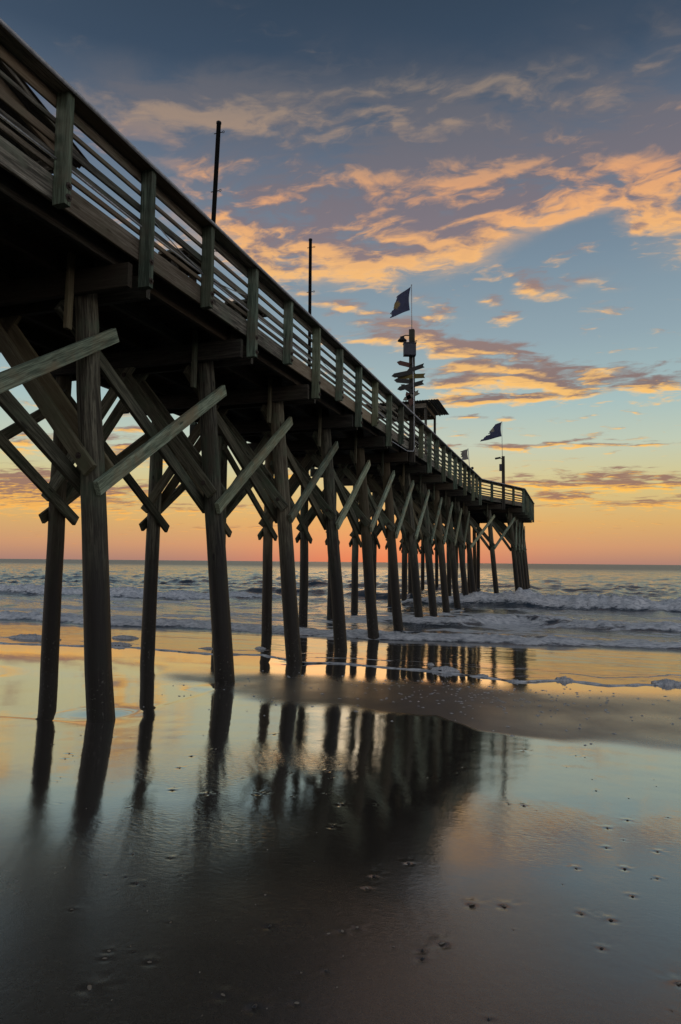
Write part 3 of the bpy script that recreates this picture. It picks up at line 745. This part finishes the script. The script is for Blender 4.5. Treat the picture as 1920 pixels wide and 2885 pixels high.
# arrow signpost (tall square post bolted to the rail, lamp, box, arrow boards, thin staff)
yS = post_y(11)
sg = thing('sign_post', 'tall square post with weathered arrow boards, a lamp and a box rising from the railing', 'signpost', P3(4.95, yS, 5.5))
beam('post', P3(4.93, yS, 5.50), P3(4.95, yS, 9.98), .16, .17, W_DARK, sg, up=(1, 0, 0))
sb = .0
tube_obj('staff', [P3(4.95, yS, 9.95), P3(4.96, yS, 10.7), P3(4.965, yS, 11.5)], .014, M_PIPE, sg, 8)
v, f = lathe([(.0, .05), (.018, .04), (.024, .02), (.018, 0), (.0, -.005)], 8, cap=False)
link('finial', mesh('finial', v, f, M_PIPE, True), sg, Matrix.Translation(P3(4.965, yS, 11.5)))
lmp = link('lamp_shade', mesh('lamp_shade', *lathe([(.155, -.05), (.15, -.02), (.10, .03), (.075, .045), (.07, .10), (.03, .115)], 16), M_DARKMETAL, True), sg, Matrix.Translation(P3(5.27, yS-.04, 9.66)))
tube_obj('lamp_arm', [P3(5.27, yS-.04, 9.77), P3(5.15, yS-.03, 9.80), P3(5.0, yS-.02, 9.78)], .018, M_DARKMETAL, sg, 7)
bx = link('control_box', beam_mesh(.40, .24, .40, M_BOX, .012), sg, Matrix.Translation(P3(4.98, yS-.20, 9.23)) @ Matrix.Rotation(.35, 4, 'Z'))
link('box_lid', beam_mesh(.43, .27, .03, M_BOX, .008), bx, WM[bx.name] @ Matrix.Translation((0, 0, .216)))
tube_obj('bracket', [P3(5.2, yS-.12, 9.52), P3(4.95, yS-.10, 9.53), P3(4.75, yS-.10, 9.55)], .016, M_DARKMETAL, sg, 6)
def arrow(z, rz, tilt, L, h, off, mat):
    L *= 1.12; h *= 1.15
    a, b_, tip = -L/2, L/2, .10
    out = [(a-tip, 0), (a, -h/2), (b_, -h/2), (b_-.05, 0), (b_, h/2), (a, h/2)]
    v = [(x, -.011, zz) for x, zz in out]+[(x, .011, zz) for x, zz in out]
    f = [tuple(range(6)), tuple(range(11, 5, -1))]+[(i, i+6, (i+1) % 6+6, (i+1) % 6) for i in range(6)]
    mw = Matrix.Translation(P3(4.94, yS-.115, z)) @ Matrix.Rotation(rz, 4, 'Z') @ Matrix.Rotation(tilt, 4, 'Y') @ Matrix.Translation((off, 0, 0))
    return link('arrow_board', mesh('arrow_board', v, f, mat), sg, mw)
arrow(8.72, .1, .30, .34, .13, -.22, M_SIGN3)
arrow(8.58, -.25, -.17, .50, .12, .20, M_SIGN)
arrow(8.50, .15, -.16, .62, .13, -.22, M_SIGN)
arrow(8.36, -.1, .06, .80, .13, .03, M_SIGN2)
arrow(8.18, .1, .14, .42, .13, -.25, M_SIGN)
arrow(8.05, -.05, -.18, .74, .13, .02, M_SIGN)
arrow(7.86, .0, .62, .42, .12, -.10, M_SIGN)
arrow(7.70, .0, -.42, .45, .12, .04, W_FASC)
arrow(7.48, .0, 1.15, .38, .13, -.10, M_SIGN3)
tube_obj('conduit_pipe', [P3(4.90, yS-.12, 9.0), P3(4.87, yS-.125, 8.3), P3(4.85, yS-.125, 7.3), P3(4.84, yS-.125, 6.2), P3(4.84, yS-.125, 5.92), P3(4.86, yS-.17, 5.84), P3(4.98, yS-.5, 5.80), P3(5.0, yS-2.4, 5.79)], .014, M_PIPE, sg, 8)
FM1 = flagmat('navy_flag_cloth', (.085, .095, .18), (.34, .26, .12), (-.55, 0, -.55))
FM2 = flagmat('navy_flag_cloth_torn', (.085, .092, .18), (.40, .38, .32), (-.62, 0, -.45))
FM3 = flagmat('grey_flag_cloth', (.34, .32, .30), (.26, .25, .23), (-.3, 0, -.3))
flag('flag', 'torn navy flag with a tan patch flying above the arrow signpost', P3(4.985, yS, 11.48), P3(5.02, yS, 10.66), P3(5.50, yS+.1, 11.22), P3(5.86, yS+.25, 10.54), FM1, lambda t_: 1.0-.12*abs(math.sin(9*t_)), .05, 1)

# lamp post with second flag on the flared head
l2, y2 = edge_pts[[e[2] for e in edge_pts].index(25)][:2]
fp = thing('flag_post', 'tall square flag post with a flat lamp on the flared pier head', 'flag post', P3(l2+.05, y2, 5.5))
beam('post', P3(l2+.05, y2, 5.50), P3(l2+.05, y2, 8.80), .17, .18, W_DARK, fp, up=(1, 0, 0))
tube_obj('staff', [P3(l2+.10, y2, 8.7), P3(l2+.11, y2, 9.9), P3(l2+.11, y2, 11.0)], .016, M_PIPE, fp, 8)
lh = link('lamp_head', beam_mesh(.34, .22, .09, M_DARKMETAL, .02), fp, Matrix.Translation(P3(l2+.36, y2-.1, 8.68)) @ Matrix.Rotation(-.15, 4, 'Y'))
tube_obj('lamp_arm', [P3(l2+.3, y2-.05, 8.70), P3(l2+.05, y2, 8.62)], .025, M_DARKMETAL, fp, 6)
link('control_box', beam_mesh(.16, .2, .42, M_BOX, .01), fp, Matrix.Translation(P3(l2+.20, y2-.03, 8.10)))
flag('flag', 'torn navy flag with a hole and pale patch flying over the flared pier head', P3(l2+.13, y2, 10.95), P3(l2+.13, y2, 10.05), P3(l2+.85, y2+.1, 10.72), P3(l2+1.5, y2+.3, 9.82), FM2, lambda t_: .55+.5*t_ if not .5 < t_ < .62 else .62, .07, 2)
# small grey flag on a leaning staff further back on the deck
yg = 40.5
gp = thing('flag_staff', 'thin leaning flag staff on the deck just before the flared pier head', 'flag staff', P3(5.55, yg, ZDK))
tube_obj('staff', [P3(5.55, yg, ZDK), P3(5.65, yg, 7.6), P3(5.76, yg, 9.05)], .018, M_PIPE, gp, 7)
link('base_plate', beam_mesh(.2, .2, .03, M_DARKMETAL, .005), gp, Matrix.Translation(P3(5.55, yg, ZDK+.015)))
flag('flag', 'small tattered pale grey flag on the thin leaning staff', P3(5.77, yg, 9.0), P3(5.73, yg, 8.38), P3(6.25, yg, 8.88), P3(6.2, yg+.1, 8.36), FM3, lambda t_: .95-.15*abs(math.sin(11*t_)), .05, 3)
# short light post inside the railing before the head
tp = thing('light_post', 'short dark post with a small spot light just behind the railing', 'light post', P3(5.5, 39.0, ZDK))
beam('post', P3(5.5, 39.0, ZDK), P3(5.5, 39.0, 7.75), .09, .09, W_DARK, tp, up=(1, 0, 0))
link('spot_light', mesh('spot_light', *lathe([(.05, 0), (.07, .03), (.075, .12), (.03, .15)], 10), M_DARKMETAL, True), tp, Matrix.Translation(P3(5.37, 38.95, 7.6)) @ Matrix.Rotation(1.2, 4, 'Y'))

def shelter(label, lat0, lat1, y0, y1, zb, zt, slope, over):
    o = thing('deck_shelter', label, 'shelter', P3((lat0+lat1)/2, (y0+y1)/2, ZDK))
    zz = lambda y: zt-slope*(y-y0)
    for la in (lat0, lat1):
        for yy in (y0, y1):
            beam('post', P3(la, yy, ZDK), P3(la, yy, zz(yy)-.03), .10, .10, W_RAIL, o, up=(1, 0, 0))
        beam('side_beam', P3(la, y0-.05, zz(y0)-.10), P3(la, y1+.05, zz(y1)-.10), .05, .17, W_RAIL, o)
    for yy in (y0-.085, y1+.085):
        beam('end_beam', P3(lat0-.04, yy, zz(yy)-.11), P3(lat1+.04, yy, zz(yy)-.11), .05, .19, W_FASC, o)
    for k in range(4):
        la = lat0-.2+(lat1-lat0+.4)*k/3
        beam('rafter', P3(la, y0-.3, zz(y0-.3)+.015), P3(la, y1+.3, zz(y1+.3)+.015), .045, .06, W_RAIL, o)
    # corrugated sheet roof
    nn = 60; v = []; f = []; la0, la1 = lat0-over, lat1+over; ya, yb_ = y0-.35, y1+.4
    for s_ in (0, 1):
        for i in range(nn+1):
            la = la0+(la1-la0)*i/nn; w_ = .016*math.sin(i*math.pi*.9)+.06+.008*s_
            v += [tuple(P3(la, ya, zz(ya)+w_)), tuple(P3(la, yb_, zz(yb_)+w_))]
    K = 2*(nn+1)
    for i in range(nn):
        f += [(2*i, 2*i+1, 2*i+3, 2*i+2), (K+2*i+2, K+2*i+3, K+2*i+1, K+2*i), (2*i, 2*i+2, K+2*i+2, K+2*i), (2*i+1, K+2*i+1, K+2*i+3, 2*i+3)]
    f += [(0, K, K+1, 1), (2*nn, 2*nn+1, K+2*nn+1, K+2*nn)]
    link('roof_sheet', mesh('roof_sheet', v, f, M_TIN), o)
    return o
shelter('open roofed shelter with flat corrugated metal roof beyond the arrow signpost', 6.0, 8.2, 29.2, 31.3, 8.7, 9.22, .03, .62)
shelter('open roofed shelter with steep metal roof on the shoreward deck behind the railing', 7.2, 9.0, 5.2, 7.9, 8.5, 9.1, .28, .25)

def bench(y0, y1, lab):
    o = thing('rail_bench', lab, 'bench', P3(5.5, (y0+y1)/2, ZDK), group='benches along the inside of the railing')
    for k in range(3):
        beam('seat_board', P3(5.26+.15*k, y0, ZDK+.56), P3(5.26+.15*k, y1, ZDK+.56), .14, .04, W_RAIL, o)
    for yy in (y0+.15, y1-.15):
        beam('leg', P3(5.44, yy, ZDK), P3(5.44, yy, ZDK+.50), .09, .09, W_DARK, o, up=(1, 0, 0))
        beam('seat_bearer', P3(5.2, yy, ZDK+.52), P3(5.62, yy, ZDK+.52), .06, .04, W_DARK, o)
bench(8.2, 9.0, 'low bench inside the railing beside the leaning bare pole, shoreward of it')
bench(10.2, 11.0, 'low bench inside the railing between the two bare poles')
bench(23.6, 25.0, 'low bench inside the railing between the signpost and the flat-roofed shelter')

# ------------------------------------------------------------------ things on the beach
def shard(seed):
    rr = random.Random(seed); n, m = 9, 4; v = [(0, 0, .32)]; f = []
    R_ = [1+rr.uniform(-.25, .2) for _ in range(n)]
    for j in range(1, m+1):
        for k in range(n):
            a = 2*math.pi*k/n; r = j/m*R_[k]
            v.append((r*math.cos(a), .72*r*math.sin(a), .32*(1-(j/m)**2)+rr.uniform(-.03, .03)))
    for k in range(n): f.append((0, 1+k, 1+(k+1) % n))
    for j in range(m-1):
        for k in range(n): f.append((1+j*n+k, 1+(j+1)*n+k, 1+(j+1)*n+(k+1) % n, 1+j*n+(k+1) % n))
    base = len(v); v.append((0, 0, -.12))
    for k in range(n): f.append((base, 1+(m-1)*n+(k+1) % n, 1+(m-1)*n+k))
    return v, f
SH = [mesh('shell_fragment', *shard(s), (M_SHELL if s % 3 else M_SHELLD), True) for s in range(9)]
for i, (x, y, s) in enumerate(SHELLS):
    mw = Matrix.Translation((x, y, sand_z(x, y)+s*.10)) @ Matrix.Rotation(random.uniform(0, 6.3), 4, 'Z') @ Matrix.Rotation(random.uniform(-.5, .3), 4, 'X') @ Matrix.Scale(s*.62, 4)
    o = link('shell_fragment', SH[(i*5+i//9) % 9], None, mw)
    dk = ((i*5+i//9) % 9) % 3 == 0; bg = s > .02
    tag(o, ('larger ' if bg else 'tiny ')+('dark' if dk else 'pale tan')+' broken shell fragment half buried in the wet sand', 'shell', ('larger ' if bg else 'tiny ')+('dark' if dk else 'pale')+' shell fragments on the wet sand')

def foam_clump(x, y, w, dpt, h, label, seed):
    w *= .66; dpt *= .7; h *= .62
    n, m = 40, 22
    U_, V_ = np.meshgrid(np.linspace(-1, 1, n), np.linspace(-1, 1, m))
    rr = fbm(U_*3.2+seed*3.1, V_*3.2+seed, 4, .6)
    rad = np.sqrt(U_**2+V_**2)+.75*(rr-.5)
    hh = np.clip(1-rad, 0, 1)**.5*(.35+1.1*fbm(U_*6+seed, V_*6-seed, 4, .65))*h
    z0 = gz(y)
    zz = np.array([[ground(np.array([y+V_[j, i]*dpt]))[0]-z0 for i in range(n)] for j in range(m)])
    me = gridmesh('foam_clump', U_*w, V_*dpt, hh*1.25+zz-.014+.018*sstep(hh, 0, .03), M_FOAM)
    o = link('foam_clump', me, None, Matrix.Translation((x, y, z0)))
    return tag(o, label, 'foam', 'clumps of sea foam along the wash line')
for i, a in enumerate([(-2.30, 13.05, .42, .22, .13, 'largest white foam clump on the wash line, seaward of the drained sand'),
                       (-2.75, 13.9, .14, .10, .07, 'small round foam clump floating on the wash behind the largest clump'),
                       (-1.55, 12.65, .22, .09, .05, 'narrow foam strip on the wash line beside the largest clump'),
                       (-.95, 12.15, .24, .10, .05, 'flat foam strip at the tip of the wash line on the drained sand'),
                       (-.15, 12.75, .24, .16, .09, 'foam clump on the wash line in open sand away from the pier'),
                       (1.55, 13.15, .40, .25, .11, 'long foam clump on the wash line farthest from the pier'),
                       (-13.6, 14.7, 1.3, .35, .16, 'long low foam bank on the beach side beyond the pier'),
                       (-11.6, 15.9, .6, .25, .12, 'foam clump behind the near pile, the one closest to the surf'),
                       (-10.6, 14.3, .55, .22, .11, 'foam clump beyond the pier, just landward of the surf-side clump'),
                       (-8.3, 14.6, .40, .14, .06, 'low foam clump between the piles beneath the pier'),
                       (-7.2, 15.2, .22, .14, .08, 'small dark foam lump alone between the second and third near piles')]):
    foam_clump(*a, seed=i+1)

# foam flecks stranded on the drained sand: too many and small to count
vv = []; ff_ = []
for k in range(300):
    if k % 3: x = random.gauss(-1.3, 1.3); y = 10.2+random.gauss(0, .7)
    else: x = random.uniform(-6, 1.7); y = random.uniform(7.6, 11.6)
    if y > float(swash_edge(np.array([x]))[0])-.2: continue
    z = sand_z(x, y)+.004; b0 = len(vv); w_ = random.uniform(.008, .038); h_ = random.uniform(.005, .015); n = 7; ph = random.uniform(0, 6)
    vv.append((x, y, z+.006))
    for j in range(n):
        a = 2*math.pi*j/n+ph; q = random.uniform(.6, 1.2); vv.append((x+w_*q*math.cos(a), y+h_*q*math.sin(a), z-.003))
    for j in range(n): ff_.append((b0, b0+1+j, b0+1+(j+1) % n))
fl_ = link('foam_flecks', mesh('foam_flecks', vv, ff_, M_FOAM, True))
fl_['kind'] = 'stuff'; fl_['label'] = 'small white foam flecks stranded on the drained sand'; fl_['category'] = 'foam'
